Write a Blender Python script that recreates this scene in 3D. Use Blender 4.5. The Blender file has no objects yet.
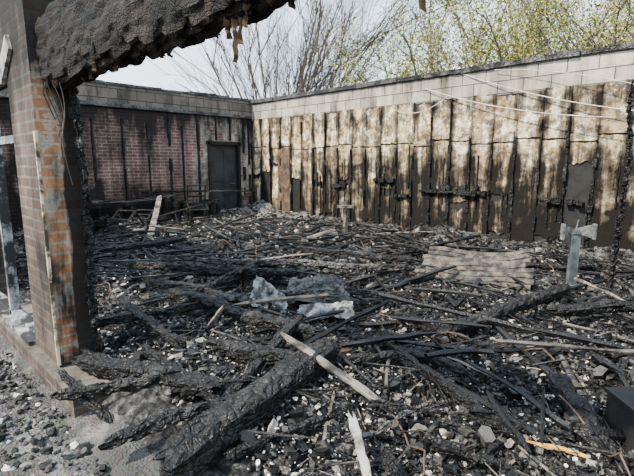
import bpy, math, random, itertools
from mathutils import Vector, noise, Matrix
random.seed(7)
R=random.random
def U(a,b): return a+(b-a)*random.random()
CAM=(10.436,-8.09,1.6); PIT=math.radians(9.6); FP=445.0
def G(px,py,z=0.0):
    xc=px-317; yu=238-py
    fw=FP*math.cos(PIT)+yu*math.sin(PIT); up=yu*math.cos(PIT)-FP*math.sin(PIT)
    t=(z-1.6)/up; cx=xc*t; cy=fw*t
    return Vector((CAM[0]+.719*cx-.695*cy, CAM[1]+.695*cx+.719*cy, z))
# ---------------------------------------------------------------- node helper
class M:
    def __init__(s,name):
        s.m=bpy.data.materials.new(name); s.m.use_nodes=True
        s.t=s.m.node_tree; s.b=s.t.nodes['Principled BSDF']
        s.pos=s.new('ShaderNodeNewGeometry').outputs['Position']
    def new(s,k): return s.t.nodes.new(k)
    def put(s,i,v):
        if hasattr(v,'is_output'): s.t.links.new(v,i)
        else:
            if isinstance(v,(tuple,list)) and len(v)==3 and i.type=='RGBA': v=(*v,1)
            i.default_value=v
    def scale(s,v,sc,loc=(0,0,0)):
        n=s.new('ShaderNodeMapping'); s.put(n.inputs[0],v); n.inputs['Scale'].default_value=sc; n.inputs['Location'].default_value=loc
        return n.outputs[0]
    def noise(s,v,sc,det=4,rough=.6,dist=0):
        n=s.new('ShaderNodeTexNoise'); s.put(n.inputs['Vector'],v); n.inputs['Scale'].default_value=sc
        n.inputs['Detail'].default_value=det; n.inputs['Roughness'].default_value=rough; n.inputs['Distortion'].default_value=dist
        return n.outputs['Fac']
    def voro(s,v,sc,feat='F1',out='Distance'):
        n=s.new('ShaderNodeTexVoronoi'); n.feature=feat; s.put(n.inputs['Vector'],v); n.inputs['Scale'].default_value=sc
        return n.outputs[out]
    def math(s,op,a,b=0.0,clamp=False):
        n=s.new('ShaderNodeMath'); n.operation=op; n.use_clamp=clamp; s.put(n.inputs[0],a); s.put(n.inputs[1],b); return n.outputs[0]
    def rng(s,v,a,b,c=0.0,d=1.0):
        n=s.new('ShaderNodeMapRange'); s.put(n.inputs[0],v)
        for k,x in zip((1,2,3,4),(a,b,c,d)): n.inputs[k].default_value=x
        return n.outputs[0]
    def mix(s,f,a,b,mode='MIX'):
        n=s.new('ShaderNodeMix'); n.data_type='RGBA'; n.blend_type=mode
        s.put(n.inputs['Factor'],f); s.put(n.inputs[6],a); s.put(n.inputs[7],b); return n.outputs[2]
    def ramp(s,f,st,const=False):
        n=s.new('ShaderNodeValToRGB'); s.put(n.inputs[0],f); e=n.color_ramp.elements
        if const: n.color_ramp.interpolation='CONSTANT'
        e[0].position=st[0][0]; e[0].color=(*st[0][1],1); e[1].position=st[-1][0]; e[1].color=(*st[-1][1],1)
        for p,c in st[1:-1]:
            x=e.new(p); x.color=(*c,1)
        return n.outputs[0]
    def sep(s,v):
        n=s.new('ShaderNodeSeparateXYZ'); s.put(n.inputs[0],v); return n.outputs
    def comb(s,x,y,z=0.0):
        n=s.new('ShaderNodeCombineXYZ'); s.put(n.inputs[0],x); s.put(n.inputs[1],y); s.put(n.inputs[2],z); return n.outputs[0]
    def isl(s): return s.new('ShaderNodeNewGeometry').outputs['Random Per Island']
    def bump(s,h,st=.5,dist=.02):
        n=s.new('ShaderNodeBump'); s.put(n.inputs['Height'],h); n.inputs['Strength'].default_value=st; n.inputs['Distance'].default_value=dist
        s.t.links.new(n.outputs[0],s.b.inputs['Normal'])
    def out(s,col,rough=.7,metal=0.0,spec=.3):
        s.put(s.b.inputs['Base Color'],col); s.put(s.b.inputs['Roughness'],rough); s.put(s.b.inputs['Metallic'],metal)
        s.b.inputs['Specular IOR Level'].default_value=spec; return s.m
def mk_char(name,dark=(.004,.004,.004),ash=(.07,.067,.062),amt=(.53,.75),sc=14,rough=.5):
    m=M(name); v=m.voro(m.pos,sc,'DISTANCE_TO_EDGE'); v2=m.voro(m.pos,sc*2.6,'DISTANCE_TO_EDGE')
    n=m.noise(m.pos,3.5,8,.7); n2=m.noise(m.pos,40,4)
    c=m.mix(m.rng(n,amt[0],amt[1]),dark,ash)
    c=m.mix(m.rng(v,0,.06),(.002,.002,.002),c)
    c=m.mix(m.rng(m.isl(),0,1,0,.25),c,(.022,.021,.02))
    h=m.math('ADD',m.rng(v,0,.12),m.math('MULTIPLY',m.rng(v2,0,.15),.4)); h=m.math('ADD',h,m.math('MULTIPLY',n2,.5))
    m.bump(h,.8,.015); return m.out(c,rough,0,.25)
m_char=mk_char('charred_timber')
m_charash=mk_char('ashy_charred_timber',(.012,.012,.012),(.18,.17,.155),(.42,.66))
def mk_lint():
    m=M('charred_lintel_timber'); g=m.scale(m.pos,(1.2,9,14)); n=m.noise(g,3,8,.7,.5); n2=m.noise(m.pos,3,7,.7); v=m.voro(m.scale(m.pos,(1,1,1.5)),30,'DISTANCE_TO_EDGE')
    c=m.mix(m.rng(n,.42,.65),(.003,.003,.003),(.026,.020,.016)); c=m.mix(m.rng(n2,.53,.7,0,.8),c,(.06,.048,.038)); c=m.mix(m.rng(v,0,.05,.8,0),c,(.002,.002,.002))
    m.bump(m.math('ADD',n,m.rng(v,0,.12,0,.5)),.8,.015); return m.out(c,.7,0,.12)
m_lint=mk_lint()
def mk_debris():
    m=M('burnt_debris'); r=m.isl()
    c=m.ramp(r,[(0,(.003,.003,.003)),(.38,(.008,.008,.008)),(.58,(.022,.022,.021)),(.73,(.06,.057,.053)),(.84,(.13,.123,.112)),(.90,(.06,.037,.02)),(.93,(.22,.205,.18)),(.975,(.42,.39,.345))],True)
    n=m.noise(m.pos,12,6,.7); c=m.mix(m.rng(n,.45,.66,0,.85),c,(.005,.005,.005))
    m.bump(m.noise(m.pos,60,4),.6,.01); return m.out(c,.5,0,.28)
m_deb=mk_debris()
def mk_lath():
    m=M('burnt_lath'); r=m.isl()
    c=m.ramp(r,[(0,(.003,.003,.003)),(.55,(.009,.009,.009)),(.76,(.035,.032,.028)),(.89,(.1,.09,.078)),(.965,(.2,.165,.125))],True)
    n=m.noise(m.pos,9,6,.7); c=m.mix(m.rng(n,.42,.6,0,.85),c,(.005,.005,.005))
    m.bump(m.voro(m.pos,45,'DISTANCE_TO_EDGE'),.8,.01); return m.out(c,.5,0,.28)
m_lath=mk_lath()
def mk_floor():
    m=M('burnt_floor'); n=m.noise(m.pos,1.3,10,.75); n2=m.noise(m.pos,16,8,.75); v=m.voro(m.pos,22); p=m.sep(m.pos)
    c=m.ramp(n2,[(.3,(.002,.002,.002)),(.47,(.012,.012,.012)),(.58,(.065,.062,.058)),(.7,(.28,.265,.24))])
    c=m.mix(m.rng(m.math('ADD',n,m.rng(p['X'],1.5,4.5,.07,0)),.5,.64,0,.65),c,(.24,.23,.21))
    m.bump(m.math('ADD',n2,v),1,.04); return m.out(c,.65,0,.2)
m_floor=mk_floor()
def mk_ground():
    m=M('ash_gravel'); n=m.noise(m.pos,3,8,.7); v=m.voro(m.pos,60,'F1','Color'); 
    c=m.mix(.5,m.ramp(n,[(.3,(.025,.025,.025)),(.5,(.07,.068,.064)),(.68,(.24,.23,.215))]),m.mix(.75,v,(.12,.12,.115)),'OVERLAY')
    m.bump(m.voro(m.pos,60),.8,.02); return m.out(c,.8)
m_ground=mk_ground()
def brick_mat(name,axis,c1,c2,mort,soot_lo,soot_hi,plaster=None,bw=.225,rh=.075,dirt=(.008,.0075,.007),extra=None):
    m=M(name); p=m.sep(m.pos); x=p['X'] if axis=='x' else p['Y']
    uv=m.comb(x,p['Z']); b=m.new('ShaderNodeTexBrick'); m.put(b.inputs['Vector'],uv)
    b.inputs['Scale'].default_value=1; b.inputs['Brick Width'].default_value=bw; b.inputs['Row Height'].default_value=rh
    b.inputs['Mortar Size'].default_value=.010; b.inputs['Color1'].default_value=(*c1,1); b.inputs['Color2'].default_value=(*c2,1); b.inputs['Mortar'].default_value=(*mort,1)
    b.inputs['Bias'].default_value=0
    n=m.noise(m.pos,1.1,8,.65,.3); fine=m.noise(m.pos,25,5)
    st=m.noise(m.scale(m.pos,(3,3,.5)),1.5,5,.7)
    c=m.mix(m.rng(fine,.35,.7,0,.5),b.outputs['Color'],tuple(k*.5 for k in c1))
    if plaster:
        f=plaster(m,p,n); pc=m.mix(m.rng(m.noise(m.pos,7,5),.35,.65),(.58,.52,.41),(.2,.17,.14)); c=m.mix(f,c,pc)
    s=m.math('ADD',m.math('MULTIPLY',n,.6),m.math('MULTIPLY',st,.5))
    s=m.math('ADD',s,m.rng(p['Z'],0,1.3,.16,0))
    if extra: s=m.math('ADD',s,extra(m,p))
    c=m.mix(m.rng(s,soot_lo,soot_hi,0,.96),c,dirt)
    m.bump(m.math('ADD',m.math('MULTIPLY',b.outputs['Fac'],-1),m.math('MULTIPLY',fine,.4)),.7,.01)
    return m.out(c,.85,0,.15)
m_brickL=brick_mat('sooty_red_brick','y',(.25,.125,.095),(.14,.075,.06),(.34,.30,.25),.47,.70,
   lambda m,p,n: m.math('MULTIPLY',m.rng(m.math('ADD',p['Y'],m.math('MULTIPLY',n,1.6)),-1.2,-.8),m.rng(m.noise(m.pos,2.2,6,.7),.42,.5)),
   extra=lambda m,p:m.math('ADD',m.rng(p['Z'],1.9,2.9,0,.18),m.rng(p['Y'],-5,-3,.08,0)))
m_brickF=brick_mat('facade_brick','x',(.16,.11,.085),(.085,.062,.052),(.17,.155,.13),.47,.72,extra=lambda m,p:m.math('ADD',m.rng(p['Z'],1.4,2.3,0,.14),m.rng(p['Z'],0,.9,-.14,0)))
m_brickR=brick_mat('pier_reveal_brick','y',(.42,.20,.09),(.26,.13,.07),(.34,.28,.19),.57,.68,
   lambda m,p,n: m.rng(m.noise(m.pos,7,5,.6),.5,.56),extra=lambda m,p:m.math('ADD',m.rng(p['Y'],-7.09,-7.02,0,.3),m.rng(p['Z'],1.9,2.3,0,.2)))
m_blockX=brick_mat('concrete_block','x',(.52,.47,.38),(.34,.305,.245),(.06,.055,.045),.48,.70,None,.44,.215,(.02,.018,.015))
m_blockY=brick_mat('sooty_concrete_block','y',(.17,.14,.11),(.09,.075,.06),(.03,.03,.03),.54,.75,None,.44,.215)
def mk_board():
    m=M('scorched_plasterboard'); p=m.sep(m.pos)
    st=m.noise(m.scale(m.pos,(6,6,.55)),1.2,9,.74,.5); n=m.noise(m.pos,1.5,9,.72,.6); f=m.noise(m.pos,9,8,.75)
    c=m.ramp(m.isl(),[(0,(.64,.48,.25)),(.3,(.72,.59,.37)),(.6,(.46,.35,.19)),(.85,(.68,.59,.43)),(1,(.32,.24,.13))])
    c=m.mix(m.rng(f,.43,.6,0,.6),c,(.28,.20,.11)); c=m.mix(m.rng(m.noise(m.pos,4,6,.7),.52,.57,0,.9),c,(.82,.76,.63))
    c=m.mix(m.rng(m.noise(m.scale(m.pos,(1,1,1),(5,3,1)),3,7,.7),.52,.61,0,.8),c,(.20,.11,.045))
    c=m.mix(m.rng(m.noise(m.scale(m.pos,(1,1,1),(9,2,4)),5,8,.75),.50,.57,0,.88),c,(.09,.07,.048))
    c=m.mix(m.rng(m.noise(m.scale(m.pos,(1,1,1),(2,7,14)),13,6,.75),.56,.62,0,.85),c,(.03,.025,.02))
    fr=m.math('FRACT',m.math('MULTIPLY',m.math('SUBTRACT',p['X'],.06),1/.41)); ed=m.math('ABSOLUTE',m.math('SUBTRACT',fr,.5))
    s=m.math('ADD',m.math('MULTIPLY',n,.72),m.math('MULTIPLY',st,.68))
    s=m.math('ADD',s,m.rng(ed,.15,.5,-.06,.09))
    low=m.math('MULTIPLY',m.rng(p['Z'],1.5,1.98,1,0),m.rng(p['X'],1.8,4.0,.02,.15))
    s=m.math('ADD',s,low); s=m.math('ADD',s,m.rng(p['Z'],0.1,1.0,.10,0)); s=m.math('ADD',s,m.rng(p['Z'],2.3,2.85,0,.06))
    c=m.mix(m.rng(s,.64,.75,0,.88),c,(.06,.045,.03)); c=m.mix(m.rng(s,.75,.84,0,.97),c,(.006,.0055,.005))
    m.bump(m.math('ADD',f,m.math('MULTIPLY',n,.5)),.7,.025); return m.out(c,.9,0,.12)
m_board=mk_board()
def simple(name,c1,c2,sc=8,rough=.6,metal=0.0,lo=.4,hi=.6,bs=.3):
    m=M(name); n=m.noise(m.pos,sc,7,.7); m.bump(n,bs,.01); return m.out(m.mix(m.rng(n,lo,hi),c1,c2),rough,metal)
m_soot=simple('soot_black',(.004,.004,.004),(.014,.013,.012),6,.7)
m_frame=simple('scorched_white_upvc',(.30,.30,.30),(.02,.019,.018),4,.4,0,.40,.52)
m_rust=simple('rusty_steel',(.16,.085,.05),(.07,.05,.04),12,.7,.3)
m_metal=simple('ash_grey_sheet_metal',(.34,.34,.33),(.045,.045,.043),9,.45,.3,.42,.58)
m_panel=simple('scorched_slats',(.11,.09,.07),(.012,.011,.010),8,.7,0,.38,.56)
m_blue=simple('grey_blue_painted_steel',(.12,.15,.155),(.05,.06,.065),9,.5,.2)
m_plank=simple('scorched_plank',(.17,.15,.125),(.02,.018,.016),7,.7,0,.42,.58)
m_pale=simple('pale_scorched_plank',(.33,.31,.27),(.06,.055,.048),9,.7,0,.45,.62)
m_yel=simple('yellow_timber',(.7,.40,.07),(.25,.13,.04),14,.6)
m_door=simple('dark_door_paint',(.014,.017,.019),(.034,.038,.04),3,.5)
m_brown=simple('brown_scorched_patch',(.13,.08,.05),(.03,.022,.017),6,.8)
m_bark=simple('bare_bark',(.12,.095,.075),(.07,.055,.046),3,.9)
m_ins=simple('scorched_insulation',(.12,.075,.04),(.012,.01,.008),14,.95)
m_wire=simple('pale_cable',(.6,.56,.48),(.35,.31,.27),3,.6)
def mk_leaf():
    m=M('spring_leaves'); c=m.ramp(m.isl(),[(0,(.08,.11,.018)),(.4,(.17,.18,.035)),(.75,(.28,.25,.06)),(1,(.38,.32,.10))]); return m.out(c,.7)
m_leaf=mk_leaf()
# ---------------------------------------------------------------- mesh helper
class MB:
    def __init__(s): s.v=[]; s.f=[]; s.mi=[]
    def add(s,vs,fs,mi=0):
        o=len(s.v); s.v+=[tuple(v) for v in vs]; s.f+=[tuple(i+o for i in f) for f in fs]; s.mi+=[mi]*len(fs)
    def box(s,x0,x1,y0,y1,z0,z1,mi=0,j=0):
        vs=[Vector((x,y,z))+Vector((U(-j,j),U(-j,j),U(-j,j))) for x in(x0,x1) for y in(y0,y1) for z in(z0,z1)]
        s.add(vs,BF,mi)
    def obox(s,c,X,Y,Z,mi=0,j=0):
        vs=[c+X*(a+U(-j,j))+Y*(b+U(-j,j))+Z*(d+U(-j,j)) for a in(-1,1) for b in(-1,1) for d in(-1,1)]
        s.add(vs,BF,mi)
    def stick(s,p0,p1,r0,r1,n=4,mi=0,cap=True):
        d=(p1-p0); 
        if d.length<1e-5: return
        d=d.normalized(); a=d.orthogonal().normalized(); b=d.cross(a)
        vs=[p0+(a*math.cos(t)+b*math.sin(t))*r0 for t in [i*math.tau/n for i in range(n)]]+[p1+(a*math.cos(t)+b*math.sin(t))*r1 for t in [i*math.tau/n for i in range(n)]]
        fs=[(i,(i+1)%n,n+(i+1)%n,n+i) for i in range(n)]
        if cap: fs+=[tuple(range(n))[::-1],tuple(range(n,2*n))]
        s.add(vs,fs,mi)
    def tube(s,pts,r,n=6,mi=0):
        for a,b in zip(pts,pts[1:]): s.stick(a,b,r,r,n,mi)
    def rough(s,p0,d,L,w,h,seg,n=5,mi=0,bend=.02):
        a=d.cross(Vector((0,0,1))).normalized(); b=a.cross(d).normalized(); o=Vector((0,0,0)); vs=[]
        for i in range(seg+1):
            o+=a*U(-bend,bend)+b*U(-bend,bend)*.6; k=U(.65,1.1) if 0<i<seg else U(.3,.9)
            for q in range(n):
                t=q*math.tau/n+.4; e=U(.75,1.15)*k; vs.append(p0+d*(L*(i/seg-.5)+(U(-.03,.03) if i in(0,seg) else 0))+o+a*(math.cos(t)*w*.5*e)+b*(math.sin(t)*h*.5*e))
        fs=[(i*n+q,i*n+(q+1)%n,(i+1)*n+(q+1)%n,(i+1)*n+q) for i in range(seg) for q in range(n)]+[tuple(range(n))[::-1],tuple(seg*n+q for q in range(n))]
        s.add(vs,fs,mi)
    def obj(s,name,mats,smooth=False,origin=True,parent=None):
        c=Vector((0,0,0))
        if origin and s.v:
            xs=[[v[i] for v in s.v] for i in range(3)]; c=Vector([(min(q)+max(q))/2 for q in xs]); c.z=min(xs[2])
        me=bpy.data.meshes.new(name); me.from_pydata([tuple(Vector(v)-c) for v in s.v],[],s.f)
        if not isinstance(mats,(list,tuple)): mats=[mats]
        for m in mats: me.materials.append(m)
        me.polygons.foreach_set('material_index',s.mi)
        if smooth: me.polygons.foreach_set('use_smooth',[True]*len(me.polygons))
        me.update(); o=bpy.data.objects.new(name,me); o.location=c; bpy.context.collection.objects.link(o)
        if parent: o.parent=parent; o.location=c-parent.location
        return o
BF=[(0,1,3,2),(4,6,7,5),(0,4,5,1),(2,3,7,6),(0,2,6,4),(1,5,7,3)]
def empty(name,loc):
    e=bpy.data.objects.new(name,None); e.location=loc; e.empty_display_size=.2; bpy.context.collection.objects.link(e); return e
def H(x,y):
    v=Vector((x,y,0))
    h=.06+.16*abs(noise.noise(v*.55))+.11*noise.noise(v*1.7+Vector((3,1,0)))+.07*noise.noise(v*4.3)+.036*noise.noise(v*11)+.02*noise.noise(v*26)
    h+=.28*math.exp(-(x/1.3)**2)*(.6+noise.noise(v*1.1))+.16*math.exp(-(y/.7)**2)
    h+=.26*math.exp(-((x-4.2)**2+(y+3.5)**2)/3.0)+.12*math.exp(-((x-7.6)**2+(y+6.2)**2)/.7)
    if y<-7.0: 
        k=max(0,1-(-7.0-y)/.35); h=h*k+(1-k)*(.0+.02*noise.noise(v*6)+.02*noise.noise(v*17)+.01)
    return max(h,-.05)
# ---------------------------------------------------------------- floor/ground
def grid(name,x0,x1,y0,y1,st,mat):
    nx=int((x1-x0)/st); ny=int((y1-y0)/st); mb=MB()
    mb.v=[(x0+i*st,y0+j*st,H(x0+i*st,y0+j*st)) for j in range(ny+1) for i in range(nx+1)]
    mb.f=[(j*(nx+1)+i,j*(nx+1)+i+1,(j+1)*(nx+1)+i+1,(j+1)*(nx+1)+i) for j in range(ny) for i in range(nx)]; mb.mi=[0]*len(mb.f)
    return mb.obj(name,mat)
grid('floor',0,12.9,-7.16,0,.035,m_floor)
grid('gravel_path',2.9,12.9,-9.7,-7.12,.05,m_ground)
mb=MB(); mb.box(-60,70,-60,80,-.3,-.12); mb.obj('ground',simple('grass_ground',(.06,.07,.03),(.1,.09,.06),.6,.9))
# ---------------------------------------------------------------- walls
mb=MB()
mb.box(-.25,0,-.43,.25,-.1,2.86); mb.box(-.25,0,-1.47,-.43,2.15,2.86); mb.box(-.25,0,-7.22,-1.47,-.1,2.86)
mb.obj('wall_left',m_brickL)
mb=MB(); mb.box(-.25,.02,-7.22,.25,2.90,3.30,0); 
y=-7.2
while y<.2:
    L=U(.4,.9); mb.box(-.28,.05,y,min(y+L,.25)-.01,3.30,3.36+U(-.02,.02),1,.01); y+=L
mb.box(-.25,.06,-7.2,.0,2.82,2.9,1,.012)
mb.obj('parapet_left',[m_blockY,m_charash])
mb=MB()
for y,z0,z1,w in [(-4.35,.3,2.6,.05),(-3.7,.2,2.8,.035),(-3.1,.9,2.7,.03),(-2.55,.2,2.8,.06),(-2.2,.6,2.5,.03),(-1.75,.1,2.82,.05),(-.3,.0,2.8,.05),(-.12,.3,2.8,.04),(-1.2,2.2,2.82,.04),(-.75,2.2,2.82,.03),(-4.8,.2,2.5,.04),(-5.3,.2,2.8,.05)]:
    z=z0
    while z<z1:
        z2=min(z+U(.15,.4),z1); k=w*U(.3,.6)
        if R()<.85: mb.box(0,U(.03,.07),y-k,y+k,z,z2,0,.008)
        z=z2
mb.obj('charred_wall_battens',m_char)
e=empty('door_1',(0,-.95,0))
mb=MB(); mb.box(-.16,-.10,-1.41,-.49,0,2.09,0)
for z0,z1 in((.2,.95),(1.1,1.95)):
    for y0,y1 in((-1.32,-.99),(-.91,-.58)): mb.box(-.11,-.085,y0,y1,z0,z1,0)
mb.obj('leaf',m_door,parent=e)
mb=MB(); mb.box(-.2,.04,-1.47,-1.40,0,2.15); mb.box(-.2,.04,-.50,-.43,0,2.15); mb.box(-.2,.04,-1.5,-.4,2.08,2.17); mb.obj('frame',m_soot,parent=e)
mb=MB(); mb.stick(Vector((-.1,-.6,1.02)),Vector((-.03,-.6,1.02)),.015,.02,8); mb.stick(Vector((-.04,-.6,1.02)),Vector((-.04,-.72,1.02)),.012,.012,8); mb.obj('handle',m_rust,parent=e)
# long wall
mb=MB(); mb.box(0,13,0,.25,-.1,2.78); mb.obj('wall_back',m_soot)
mb=MB(); mb.box(0,13,0,.25,2.78,3.24,0)
x=0
while x<13:
    L=U(.35,1.1); mb.box(x,min(x+L,13)-.01,-.05,.28,3.24,3.33+U(-.02,.02),1,.01); x+=L
mb.obj('parapet_back',[m_blockX,m_charash])
mb=MB(); st=MB(); x=.06
def ragged(mb,x0,x1,z0,z1,y0,top_r,bot_r,mi=0):
    n=8; vs=[]
    for k in range(n+1): vs.append((x0+(x1-x0)*k/n,y0+U(-.004,.004),z0+bot_r*R()))
    for k in range(n+1): vs.append((x0+(x1-x0)*k/n,y0+U(-.004,.004),z1-top_r*R()))
    m=len(vs); vs+=[(a,-.001,c) for a,b,c in vs]
    fs=[(k,k+1,n+1+k+1,n+1+k) for k in range(n)]+[(k+1,k,m+k,m+k+1) for k in range(n)]+[(n+1+k,n+2+k,m+n+2+k,m+n+1+k) for k in range(n)]
    fs+=[(0,n+1,m+n+1,m),(n,m+n,m+2*n+1,2*n+1)]
    mb.add(vs,fs,mi)
while x<12.9:
    w=.41; x1=x+w-.004; xe=min(x1,12.9)
    sp=1.98+U(-.06,.06)
    ragged(mb,x,xe,sp+.008,2.80+U(-.04,.02),-U(.02,.03),.04,.015)
    r=R()
    if r<.45:
        s2=U(.7,1.6); ragged(mb,x,xe,s2,sp-.002,-U(.018,.03),.02,.08)
        if R()<.85: ragged(mb,x,xe,U(-.1,.3),s2-U(.01,.08),-U(.018,.03),.1,.12)
    else: ragged(mb,x,xe,U(-.1,.3),sp-.002,-U(.018,.03),.02,.12)
    tp=random.choice([2.74,2.7,2.5,2.3,2.05,1.95,1.9]) ; wd=U(.010,.022) if x<4 else U(.013,.03)
    z=-.05
    while z<tp:
        z2=min(z+U(.08,.26),tp); k=wd*U(.35,1.4)
        if z>1.9: k*=.45
        if R()<.86: st.box(x-.006-k,x-.006+k,-U(.04,.085),-.0,z,z2,0,.01)
        z=z2
    x+=w
for i in range(45):
    x=U(2,12); z=U(.1,1.2); L=U(.3,1.0); zz=z; 
    while zz<z+L: st.box(x-U(.005,.015),x+U(.005,.015),-U(.035,.05),0,zz,zz+.12,0,.004); zz+=.11
mb.obj('plasterboard_lining',m_board); st.obj('charred_wall_studs',m_char)
mb=MB(); n=10; vs=[]
for k in range(n+1):
    xx=1.18+.46*k/n; vs+=[(xx,-.038,.1),(xx,-.038,1.86+.14*math.sin(math.pi*k/n)),(xx,-.01,.1),(xx,-.01,1.86+.14*math.sin(math.pi*k/n))]
fs=[]
for k in range(n):
    o=k*4; fs+=[(o,o+4,o+5,o+1),(o+1,o+5,o+7,o+3)]
fs+=[(0,1,3,2),(n*4,n*4+2,n*4+3,n*4+1)]
mb.add(vs,fs); mb.obj('blocked_doorway_panel',m_brown)
mb=MB()
for (x0,x1,z) in [(5.6,6.9,1.02),(6.1,6.75,1.1),(4.4,4.9,1.2),(3.2,3.6,1.05),(8.0,8.6,.95),(5.0,5.4,.9)]:
    x=x0
    while x<x1:
        if R()<.85: mb.box(x,x+.09,-U(.07,.13),0,z+U(-.03,0),z+U(.03,.08),0,.012)
        x+=.08
mb.obj('charred_wall_noggins',m_char)
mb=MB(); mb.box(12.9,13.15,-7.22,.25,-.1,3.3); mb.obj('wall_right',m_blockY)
# ---------------------------------------------------------------- hero beam builder
def char_beam(name,p0,p1,w,h,roll=0,mat=None,amp=.016,bend=.03,step=.03,sc=11,n=18,grain=.6):
    mb=MB(); d=(p1-p0); L=d.length; d=d.normalized()
    up=Vector((0,0,1)); 
    if abs(d.z)>.9: up=Vector((1,0,0))
    a=d.cross(up).normalized(); b=a.cross(d).normalized()
    a,b=a*math.cos(roll)+b*math.sin(roll),b*math.cos(roll)-a*math.sin(roll)
    N=max(3,int(L/step)); so=Vector((U(0,50),U(0,50),U(0,50)))
    je=[U(-.05,.05) for _ in range(n)]
    for i in range(N+1):
        s=i/N; c=p0+d*(s*L)+a*(bend*noise.noise(so+Vector((s*3,0,0))))+b*(bend*noise.noise(so+Vector((0,s*3,0))))
        e=min(s,1-s)*L; tp=1-.35*math.exp(-e/.04)
        for k in range(n):
            t=k*math.tau/n; ct,s_=math.cos(t),math.sin(t); q=(abs(ct)**5+abs(s_)**5)**(-1/5)
            q3=Vector((s*L*grain,ct*q*w/2,s_*q*h/2)); dd=noise.voronoi((q3*sc)+so)[0]; g=1-min((dd[1]-dd[0])*3.5,1)
            rr=tp-(g*amp+amp*.6*noise.noise(q3*30+so)+amp*abs(noise.noise(q3*4+so)))/(min(w,h)/2)
            lo=je[k]*math.exp(-e/.06)
            mb.v.append(tuple(c+a*(ct*q*w/2*rr)+b*(s_*q*h/2*rr)+d*lo))
    for i in range(N):
        for k in range(n): mb.f.append((i*n+k,i*n+(k+1)%n,(i+1)*n+(k+1)%n,(i+1)*n+k))
    mb.f.append(tuple(range(n))[::-1]); mb.f.append(tuple(N*n+k for k in range(n))); mb.mi=[0]*len(mb.f)
    return mb.obj(name,mat or m_char)
def gb(a,b,za,zb,w,h,mat=None,roll=0,name='charred_beam',**k):
    if mat in (m_plank,m_yel,m_pale): k.update(amp=.002,bend=.008)
    return char_beam(name,G(a[0],a[1],za),G(b[0],b[1],zb),w,h,roll,mat,**k)
# ---------------------------------------------------------------- facade
PZ=.15
mb=MB(); mb.box(6.44,7.03,-7.22,-6.97,PZ,3.3,0)
o=mb.obj('brick_pier',[m_brickF,m_brickR])
for p in o.data.polygons:
    if abs(p.normal.x)>.9: p.material_index=1
mb=MB(); mb.box(-.25,7.55,-7.30,-6.93,-.12,PZ); mb.obj('wall_front_plinth',m_brickF)
mb=MB(); mb.box(-.25,4.6,-7.22,-6.97,PZ,3.3); mb.box(4.6,6.44,-7.22,-6.97,2.3,3.3); mb.obj('wall_front',m_brickF)
e=empty('window_1',(5.55,-7.15,PZ))
mb=MB()
for x0,x1 in((4.6,4.67),(6.37,6.44),(5.5,5.56)): mb.box(x0,x1,-7.2,-7.12,PZ+.04,2.3)
for z0,z1 in((PZ,PZ+.07),(2.23,2.3),(1.75,1.81)): mb.box(4.6,6.44,-7.2,-7.12,z0,z1)
mb.box(4.6,6.44,-7.27,-7.1,PZ,PZ+.035)
mb.obj('frame',m_frame,parent=e)
char_beam('charred_door_post',Vector((7.07,-6.97,.12)),Vector((7.06,-6.98,2.15)),.07,.10,0,m_char,amp=.02)
mb=MB(); z=PZ+.02
while z<1.8:
    z2=z+U(.1,.3); k=U(.004,.014); mb.box(7.03,7.038,-7.232,-7.222+k,z,z2,0,.002); mb.box(7.04-k*2,7.04,-7.232,-7.222,z,z2,0,.002); z=z2+.003
mb.obj('trim_1',simple('scorched_trim',(.6,.48,.3),(.05,.035,.025),6,.6,0,.46,.58))
char_beam('charred_lintel',Vector((6.98,-7.09,2.31)),Vector((11.9,-7.09,2.37)),.20,.48,0,m_lint,amp=.012,bend=.06,step=.02,sc=16,n=48,grain=.25)
char_beam('charred_lintel',Vector((7.02,-6.93,2.22)),Vector((11.8,-6.93,2.22)),.10,.16,0,m_char,amp=.02,bend=.08,step=.03)
mb=MB(); mb.box(11.9,12.9,-7.22,-6.97,PZ,3.3); mb.obj('brick_pier',m_brickF)
def rag(mb,p,L,w):
    n=8; pts=[]
    for i in range(n+1):
        s=i/n; ww=w*(1-.6*s)*U(.6,1.3); c=p+Vector((U(-.006,.006),U(-.006,.006),-L*s)); pts+=[c+Vector((-ww,U(-.01,.01),U(-.01,.01))),c+Vector((ww*.2,-.02,0)),c+Vector((ww,U(-.01,.01),U(-.01,.01)))]
    fs=[]
    for i in range(n): fs+=[(i*3,i*3+1,i*3+4,i*3+3),(i*3+1,i*3+2,i*3+5,i*3+4)]
    mb.add(pts,fs)
mb=MB()
for x,L,w in [(9.12,.20,.018),(9.15,.15,.014),(9.08,.12,.014),(9.18,.1,.02),(9.84,.19,.014),(9.86,.17,.01)]: rag(mb,Vector((x,-7.12,2.14)),L,w)
for i in range(22): rag(mb,Vector((U(7.1,9.4),U(-7.15,-7.0),2.12)),U(.02,.06),U(.005,.015))
mb.obj('hanging_insulation',m_ins)
mb=MB()
for k in range(5):
    pts=[Vector((7.12+.04*k+.12*s*k*.4,-7.15-.03*math.sin(s*5+k),2.1-(.2+.1*k)*s+.06*math.sin(s*6+k)*s)) for s in [i/9 for i in range(10)]]; mb.tube(pts,.004)
mb.obj('hanging_cable',m_soot)
mb=MB(); mb.obox(Vector((6.5,-7.235,2.32)),Vector((.16,0,.10)),Vector((0,.012,0)),Vector((-.03,0,.05))); mb.obj('fascia_board',m_pale)
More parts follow.
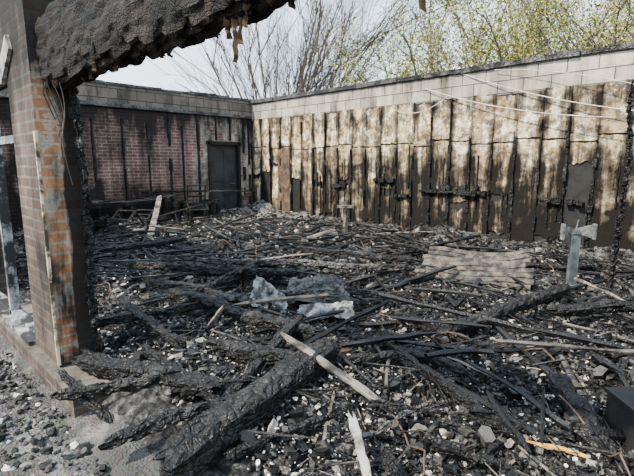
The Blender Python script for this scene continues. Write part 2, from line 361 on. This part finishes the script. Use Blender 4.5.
# ---------------------------------------------------------------- large timbers
B=[((332,348),(168,468),.28,.20,.22,.2,m_char),((300,318),(200,434),.34,.14,.1,.11,m_char),
((285,336),(388,408),.42,.16,.06,.03,m_plank),((388,345),(522,437),.22,.2,.08,.07,m_char),((375,402),(592,442),.22,.18,.045,.045,m_char),
((80,358),(215,388),.24,.24,.16,.14,m_char),((108,442),(245,398),.18,.22,.1,.09,m_char),((205,343),(320,366),.26,.26,.14,.12,m_char),
((170,292),(310,334),.32,.28,.13,.12,m_char),((130,266),(292,274),.32,.32,.13,.11,m_char),((200,260),(402,268),.36,.34,.1,.09,m_charash),
((298,248),(420,262),.34,.34,.12,.1,m_char),((440,336),(566,286),.22,.28,.14,.13,m_char),((548,310),(660,307),.26,.26,.12,.12,m_char),
((555,378),(612,462),.26,.18,.14,.15,m_char),((284,246),(332,231),.25,.5,.06,.06,m_plank),((318,248),(352,236),.2,.4,.06,.06,m_char),
((62,372),(112,424),.24,.08,.07,.06,m_char),((352,415),(368,480),.24,.2,.055,.02,m_pale),((384,448),(402,482),.18,.14,.07,.05,m_char),
((100,250),(185,240),.38,.38,.12,.1,m_char),((192,226),(232,210),.3,.5,.05,.05,m_char),((250,372),(430,352),.2,.2,.08,.07,m_char),
((420,298),(300,285),.28,.28,.08,.08,m_char),((206,330),(224,306),.2,.5,.04,.03,m_plank),((345,330),(470,372),.2,.22,.08,.07,m_char),
((470,300),(548,330),.2,.2,.06,.05,m_char),((380,240),(470,262),.28,.28,.08,.08,m_char),((240,285),(200,320),.25,.22,.05,.05,m_charash),
((150,238),(160,196),.25,.85,.13,.03,m_plank),((500,262),(600,270),.25,.25,.1,.08,m_char),((230,455),(330,415),.16,.16,.06,.06,m_char),
((440,400),(350,440),.14,.15,.05,.04,m_charash),((470,465),(550,420),.14,.14,.06,.05,m_char),((90,193),(255,191),.9,.9,.07,.06,m_char),
((150,282),(250,300),.3,.28,.11,.1,m_char),((390,312),(500,350),.22,.22,.08,.07,m_char),((600,340),(500,372),.2,.16,.08,.06,m_char),((430,440),(520,476),.16,.14,.07,.06,m_char),((90,325),(225,300),.28,.28,.1,.09,m_char),
((180,300),(330,290),.3,.34,.09,.08,m_charash),((60,395),(175,372),.2,.28,.09,.08,m_char),((140,345),(225,410),.3,.2,.08,.07,m_char),((120,300),(180,345),.34,.3,.09,.08,m_char),((260,262),(180,300),.36,.3,.1,.09,m_char)]
for a,b,za,zb,w,h,m in B: gb(a,b,za,zb,w,h,m,roll=U(-.3,.3),name='scorched_plank' if m in(m_plank,m_pale) else 'charred_beam')
gb((530,442),(592,458),.2,.18,.025,.02,m_yel,name='yellow_batten')
e=G(345,249,.1); mb=MB(); mb.obox(e+Vector((0,0,.33)),Vector((.03,0,0)),Vector((0,.03,0)),Vector((0,0,.42)),0,.03); mb.obox(e+Vector((0,0,.75)),Vector((.1,.1,0)),Vector((.03,-.03,0)),Vector((0,0,.02)),0,.03); mb.obj('scorched_post',m_plank)
P=G(570,293,.0); rt=Vector((.719,.695,0)); fw=Vector((-.695,.719,0)); up=Vector((0,0,1))
e=empty('steel_bracket_post',P)
mb=MB(); mb.obox(P+up*.36,rt*.05,fw*.03,up*.36); mb.obox(P+up*.1,rt*.1,fw*.1,up*.012); mb.obj('post',m_blue,parent=e)
mb=MB(); c=P+up*.78; n=12; vs=[]
for i in range(n+1):
    a=-.19+.38*i/n; hh=.03+.06*(abs(a)/.19)**1.3
    for z in(-hh,hh):
        for f in(-.012,.012): vs.append(c+rt*a+up*z+fw*(f-.05*(a/.19)**2))
fs=[]
for i in range(n):
    o=i*4; fs+=[(o,o+4,o+6,o+2),(o+1,o+3,o+7,o+5),(o,o+1,o+5,o+4),(o+2,o+6,o+7,o+3)]
fs+=[(0,2,3,1),(n*4,n*4+1,n*4+3,n*4+2)]
mb.add(vs,fs)
for sx in(-.19,.19): mb.obox(c+rt*sx-fw*.05,rt*.012,fw*.03,up*.095)
mb.obj('bracket_plate',simple('galvanised_bracket',(.24,.24,.23),(.06,.06,.06),14,.5,.2),parent=e)
mb=MB(); mb.stick(P+up*.8,P+up*.92+rt*.02,.010,.010,6); mb.stick(c-fw*.03,c-fw*.05,.03,.03,8); mb.obj('bolts',m_blue,parent=e)
P=G(610,303,.0)
char_beam('charred_upright',P,P+Vector((0,0,2.42)),.085,.065,0,m_char,amp=.026,bend=.06,step=.02,sc=14,n=12,grain=1)
# leaning slatted panel
a=G(410,284,.08); b=G(540,298,.10); d=(b-a); L=d.length; d.normalize()
q=Vector((-d.y,d.x,0)); 
if q.dot(fw)<0: q=-q
q=(q*.86+up*.50).normalized(); nn=d.cross(q).normalized()
if nn.z<0: nn=-nn
mb=MB()
ns=9
for k in range(ns):
    v=(k+.5)/ns*.74; l0=U(-.03,.05)+v*.12; l1=L-U(0,.12)-v*.15; seg=18; w=.036; vs=[]
    for i in range(seg+1):
        s=l0+(l1-l0)*i/seg; u=i/seg; lift=.08*noise.noise(Vector((u*2.5,k*.2,3)))+.012*noise.noise(Vector((u*9,k*2,7)))+.12*max(0,u-.8)*4*(k/ns)
        c=a+d*s+q*v+nn*lift; ww=w*U(.85,1.08)
        vs+=[c-q*ww-nn*.01,c-q*ww*.8+nn*.010,c+q*ww*.8+nn*.022,c+q*ww-nn*.01]
    fs=[(i*4+j,i*4+(j+1)%4,(i+1)*4+(j+1)%4,(i+1)*4+j) for i in range(seg) for j in range(4)]+[(3,2,1,0),(seg*4,seg*4+1,seg*4+2,seg*4+3)]
    mb.add(vs,fs)
for s in(.15,.5,.85): mb.obox(a+d*(L*s)+q*.36-nn*.03,d*.03,q*.38,nn*.015,1,.05)
mb.obj('slatted_panel',[m_panel,m_char])
def crumple(name,c,X,Y,amp,mat,seed,fold=0.0,n=34):
    mb=MB(); N=X.cross(Y).normalized()
    for j in range(n+1):
        for i in range(n+1):
            u=i/n-.5; v=j/n-.5; s=Vector((u*2.2+seed,v*2.6,seed))
            rid=lambda w:1-abs(noise.noise(w))*2
            h=amp*(rid(s)*.8+rid(s*2.1)*.35+noise.noise(s*6)*.08)+fold*(1-4*u*u)
            ed=.05*noise.noise(Vector((u*6,v*6,seed+3))); e2=.07*noise.noise(Vector((v*6,u*6,seed+9)))
            mb.v.append(tuple(c+X*(u+ed)*2+Y*(v+e2)*2+N*h))
    mb.f=[(j*(n+1)+i,j*(n+1)+i+1,(j+1)*(n+1)+i+1,(j+1)*(n+1)+i) for j in range(n) for i in range(n)]; mb.mi=[0]*len(mb.f)
    return mb.obj(name,mat,True)
crumple('crumpled_metal_sheet',G(267,304,.28),(rt*.15-up*.12-fw*.03),(rt*.02+up*.10+fw*.14),.08,m_metal,2.1)
crumple('crumpled_metal_sheet',G(326,316,.18),rt*.26+up*.02,(up*.035+fw*.12),.06,m_metal,5.3,.03)
crumple('bent_metal_hood',G(318,298,.22),rt*.32-up*.02,fw*.25+up*.06,.07,m_charash,8.3,.07)
def bench(name,x0,x1,y0,y1,h):
    mb=MB(); n=9
    for k in range(n):   # sagging, burnt-through top
        ya=y0+(y1-y0)*k/n; yb=y0+(y1-y0)*(k+1)/n; s=.10*math.sin(math.pi*(k+.5)/n)
        mb.box(x0+U(0,.08),x1-U(0,.15),ya,yb-.01,h-.05-s,h-s,0,.02)
    for x in(x0+.05,x1-.1):
        for y in(y0+.05,(y0+y1)/2,y1-.1): mb.box(x,x+.07,y,y+.07,0,h-.1,0,.012)
    mb.box(x0+.05,x1-.05,y0+.06,y1-.06,.3,.33,0,.03); mb.box(x1-.05,x1-.02,y0+.05,y1-.4,h-.2,h-.08,0,.03)
    return mb.obj(name,m_char)
bench('burnt_workbench',.25,.9,-5.0,-2.9,.88); bench('burnt_workbench',.3,.9,-2.6,-1.7,.7)
def chair(c,ang,tilt):
    mb=MB(); rm=Matrix.Rotation(ang,3,'Z')@Matrix.Rotation(tilt,3,'X')
    def S(a,b): mb.stick(c+rm@Vector(a),c+rm@Vector(b),.02,.016,6)
    for x in(-.2,.2):
        S((x,-.2,0),(x,-.2,.45)); S((x,.2,0),(x,.2,.9)); S((x,-.2,.45),(x,.2,.45))
    for z in(.62,.75,.88): S((-.2,.2,z),(.2,.2,z))
    S((-.2,-.2,.45),(.2,-.2,.45)); S((-.2,-.2,.2),(.2,-.2,.2))
    return mb.obj('burnt_chair',m_char)
chair(Vector((1.5,-4.5,.2)),.5,-.9); chair(Vector((1.7,-3.7,.3)),2.2,1.3); chair(Vector((1.4,-2.7,.2)),1.2,.3)
p=G(640,440,.2); mb=MB(); mb.obox(p,rt*.1,fw*.14,up*.2,0,.03); mb.obox(p+up*.2,rt*.11,fw*.15,up*.012,0,.02); mb.obj('burnt_cabinet',m_soot)
# ---------------------------------------------------------------- scattered debris
ICO=[]; g=(1+5**.5)/2
for a in(-1,1):
    for b in(-g,g): ICO+=[(0,a,b),(a,b,0),(b,0,a)]
ICO=[Vector(v).normalized() for v in ICO]
el=min((ICO[0]-v).length for v in ICO[1:])
ICF=[]
for i,j,k in itertools.combinations(range(12),3):
    if all((ICO[p]-ICO[q]).length<el*1.05 for p,q in((i,j),(j,k),(i,k))):
        nn=(ICO[j]-ICO[i]).cross(ICO[k]-ICO[i]); ICF.append((i,j,k) if nn.dot(ICO[i])>0 else (i,k,j))
def axes(flat):
    ang=U(0,math.tau); t=U(-flat,flat); X=Vector((math.cos(ang)*math.cos(t),math.sin(ang)*math.cos(t),math.sin(t)))
    Y=Vector((-math.sin(ang),math.cos(ang),U(-flat,flat))); Z=X.cross(Y).normalized(); Y=Z.cross(X); return X,Y,Z
def chunk(mb,x,y,l,w,h,flat=.5,lift=0):
    X,Y,Z=axes(flat); c=Vector((x,y,H(x,y)+h*.25+lift))
    mb.add([c+(X*(v.x*l)+Y*(v.y*w)+Z*(v.z*h))*U(.35,.62) for v in ICO],ICF)
def flake(mb,x,y,l,w,h,flat=.4,lift=0):
    X,Y,Z=axes(flat); c=Vector((x,y,H(x,y)+h*.5+lift)); n=random.choice((4,5,6)); rr=[U(.3,.6) for _ in range(n)]
    vs=[c+X*(math.cos(i*math.tau/n)*l*rr[i])+Y*(math.sin(i*math.tau/n)*w*rr[i])+Z*(s*h/2) for s in(-1,1) for i in range(n)]
    mb.add(vs,[tuple(range(n))[::-1],tuple(range(n,2*n))]+[(i,(i+1)%n,n+(i+1)%n,n+i) for i in range(n)])
mb=MB()
for i in range(12000):
    x=U(.1,12.6); y=-6.9*(R()**.8)
    if y>-.14: continue
    l=U(.03,.075)*(1+R()); (chunk if i%2 else flake)(mb,x,y,l,l*U(.25,.8),l*U(.15,.5),.6,U(0,.03))
for i in range(30000):
    x=U(6.0,10.9); y=-U(3.2,6.9); l=U(.007,.034)*(1+R()); (chunk if i%3 else flake)(mb,x,y,l,l*U(.3,1),l*U(.2,.6),.7,U(0,.03))
mb.obj('charred_rubble',m_deb)
mb=MB()
def lath(x,y,L,w,h,tilt,lift):
    X,Y,Z=axes(tilt); mb.rough(Vector((x,y,H(x,y)+lift)),X,L,w,h,max(2,int(L/.12)),5,0,.012)
for i in range(2300): lath(U(.5,12.4),-U(.4,6.7),U(.12,.45)*(1+R()*R()),U(.01,.035),U(.008,.025),.35,U(.01,.1))
for i in range(300): lath(U(.9,12),-U(.9,6.0),U(.6,1.6),U(.03,.07),U(.02,.06),.15,U(.05,.14))
for i in range(3200): lath(U(6,10.9),-U(3.5,6.8),U(.05,.25),U(.005,.014),U(.004,.012),.6,U(.0,.06))
mb.obj('charred_laths',m_lath)
mb=MB()
CL=[G(95,385),G(125,450),G(270,400),G(520,378),G(490,335),G(385,430),G(580,465),G(400,300),G(60,350),G(230,235),G(200,250),G(170,225),G(265,240),G(230,228),G(140,225),G(480,300),G(300,450),G(150,395),G(540,340),G(330,370),G(430,385),G(120,290),G(250,345)]
for i in range(4600):
    c=random.choice(CL); dd=(c-Vector(CAM)).length; sg=.10+.05*dd; x=c.x+random.gauss(0,sg); y=c.y+random.gauss(0,sg)
    if not(.2<x<12.5 and -6.9<y<-.2): continue
    l=U(.005,.024)*(1+2.0*R()**5)*(.5+.13*dd); flake(mb,x,y,l,l*U(.5,1),l*U(.12,.4),.6,U(.01,.05))
for i in range(900):
    x=U(.3,12.3); y=-U(.3,6.9); l=U(.008,.035); flake(mb,x,y,l,l*U(.4,1),l*.3,.5,.03)
mw=M('plaster_crumbs'); mb.obj('plaster_fragments',[mw.out(mw.ramp(mw.isl(),[(0,(.12,.115,.10)),(.3,(.28,.265,.24)),(.6,(.5,.48,.43)),(.86,(.8,.77,.7))],True),.85)])
mb=MB()
for i in range(4500):
    x=U(5,9.8); y=-U(7.35,8.9); l=U(.01,.032)*(1+R()); (chunk if i%2 else flake)(mb,x,y,l,l*U(.5,1),l*U(.3,.7),.5,0)
for i in range(160):
    x=U(6,9); y=-U(7.38,8.3); l=U(.04,.09); chunk(mb,x,y,l,l*U(.5,1),l*U(.3,.7),.5,0)
mt=M('pale_stone'); mb.obj('gravel_stones',[mt.out(mt.ramp(mt.isl(),[(0,(.008,.008,.008)),(.5,(.045,.044,.042)),(.78,(.14,.135,.128)),(.94,(.48,.47,.44))],True),.85)])
mb=MB()
for i in range(40):
    p=Vector((U(2,11),-U(1,6.6),0)); d=U(0,math.tau); pts=[]
    for k in range(14):
        pts.append(Vector((p.x,p.y,H(p.x,p.y)+.1+.06*math.sin(k*.9+i)))); d+=U(-.6,.6); p+=Vector((math.cos(d),math.sin(d),0))*.09
        if p.y>-.2 or p.y<-6.9: break
    if len(pts)>2: mb.tube(pts,.005,5)
mb.obj('burnt_wiring',m_rust)
def wire(mb,a,b,sag,r=.009,n=14):
    mb.tube([a.lerp(b,i/n)-up*sag*4*(i/n)*(1-i/n) for i in range(n+1)],r,5)
mb=MB(); wire(mb,Vector((5.6,-.05,3.05)),Vector((8.9,-.3,2.25)),.12); wire(mb,Vector((6.2,.0,3.3)),Vector((9.3,-.2,2.3)),.1); wire(mb,Vector((7.0,-.06,3.2)),Vector((9.6,-.3,2.5)),-.1,.006)
wire(mb,Vector((4.9,-.06,2.7)),Vector((6.2,-.08,2.9)),.2,.006); mb.obj('loose_cable',m_wire)
# ---------------------------------------------------------------- trees
def grow(mb,p,d,L,r,dep,nc,spread,tips,droop=0,wob=.18):
    seg=5 if dep>0 else 3; pts=[p]
    for i in range(seg):
        d=(d+Vector((U(-wob,wob),U(-wob,wob),U(-wob,wob)-droop))).normalized(); q=p+d*(L/seg)
        r2=r*(1-.8*(i+1)/seg) if dep==0 else r*(1-.55*(i+1)/seg)
        mb.stick(p,q,r*(1-.55*i/seg),max(r2,.004),3 if r<.04 else 6,0,False); p=q; pts.append(p)
    if dep==0: tips+=pts[1:]; return
    for i in range(nc):
        t=U(.25,1)*seg; k=min(int(t),seg-1); q=pts[k].lerp(pts[k+1],t-k)
        nd=(d+Vector((U(-1,1),U(-1,1),U(-.6,.9)))*spread).normalized(); grow(mb,q,nd,L*U(.4,.65),r*U(.35,.5),dep-1,nc,spread,tips,droop,wob)
def W(cx,cy,z): return Vector((CAM[0]+.719*cx-.695*cy, CAM[1]+.695*cx+.719*cy,z))
mb=MB(); tips=[]
for i in range(26):
    a=U(0,math.tau); base=W(-1.7+U(-.5,.5),22+U(-.5,.5),0); d=Vector((math.cos(a)*U(.1,.75),math.sin(a)*U(.1,.75),1)).normalized()
    grow(mb,base,d,U(6,9),U(.05,.08),3,6,.55,tips,0,.1)
mb.obj('bare_tree',m_bark)
def leafy(name,cx,cy,h,n,lv,sz,seed,dep=3):
    random.seed(seed); mb=MB(); tips=[]
    for i in range(n):
        a=U(0,math.tau); grow(mb,W(cx+U(-.8,.8),cy+U(-.8,.8),0),Vector((math.cos(a)*U(0,.5),math.sin(a)*U(0,.5),1)).normalized(),h*U(.7,1),U(.08,.15),dep,5,.7,tips,0,.2)
    for t in tips:
        for k in range(lv):
            c=t+Vector((random.gauss(0,.3),random.gauss(0,.3),random.gauss(0,.27))); X=Vector((U(-1,1),U(-1,1),U(-1,1))).normalized(); Y=X.orthogonal().normalized(); s=sz*U(.5,1.3)
            mb.add([c-X*s,c+Y*s*.45,c+X*s,c-Y*s*.45],[(0,1,2,3)],1)
    mb.obj(name,[m_bark,m_leaf])
leafy('budding_tree',4.8,20,6.0,5,5,.055,3); leafy('budding_tree',9.5,19,7,6,7,.06,4); leafy('budding_tree',13,18,7,6,7,.06,5)
leafy('budding_tree',8,26,10,5,6,.08,6); leafy('budding_tree',17,24,10,6,6,.08,8); leafy('budding_tree',12.5,26,10,6,6,.08,9)
# ---------------------------------------------------------------- light, world, camera
w=bpy.data.worlds.new('World'); bpy.context.scene.world=w; w.use_nodes=True; t=w.node_tree; bg=t.nodes['Background']
tc=t.nodes.new('ShaderNodeTexCoord'); sx=t.nodes.new('ShaderNodeSeparateXYZ'); cr=t.nodes.new('ShaderNodeValToRGB')
t.links.new(tc.outputs['Generated'],sx.inputs[0]); t.links.new(sx.outputs['Z'],cr.inputs[0]); t.links.new(cr.outputs[0],bg.inputs[0])
cr.color_ramp.elements[0].color=(.78,.91,1.03,1); cr.color_ramp.elements[1].color=(.58,.72,.92,1); cr.color_ramp.elements[1].position=.8
bg.inputs[1].default_value=3.7
s=bpy.data.lights.new('sun','SUN'); s.energy=15.0; s.angle=math.radians(2.5); s.color=(1,.91,.76); so=bpy.data.objects.new('sun',s); bpy.context.collection.objects.link(so)
dirv=W(-.78,-.45,0)-W(0,0,0); dirv.z=1.0; so.rotation_euler=dirv.to_track_quat('Z','Y').to_euler(); so.location=(5,-4,12)
cam=bpy.data.cameras.new('camera'); cam.sensor_width=36; cam.lens=36*445/634; cam.clip_end=300; co=bpy.data.objects.new('camera',cam); bpy.context.collection.objects.link(co)
co.location=CAM; co.rotation_euler=(math.radians(80.4),0,math.atan2(.695,.719)); bpy.context.scene.camera=co
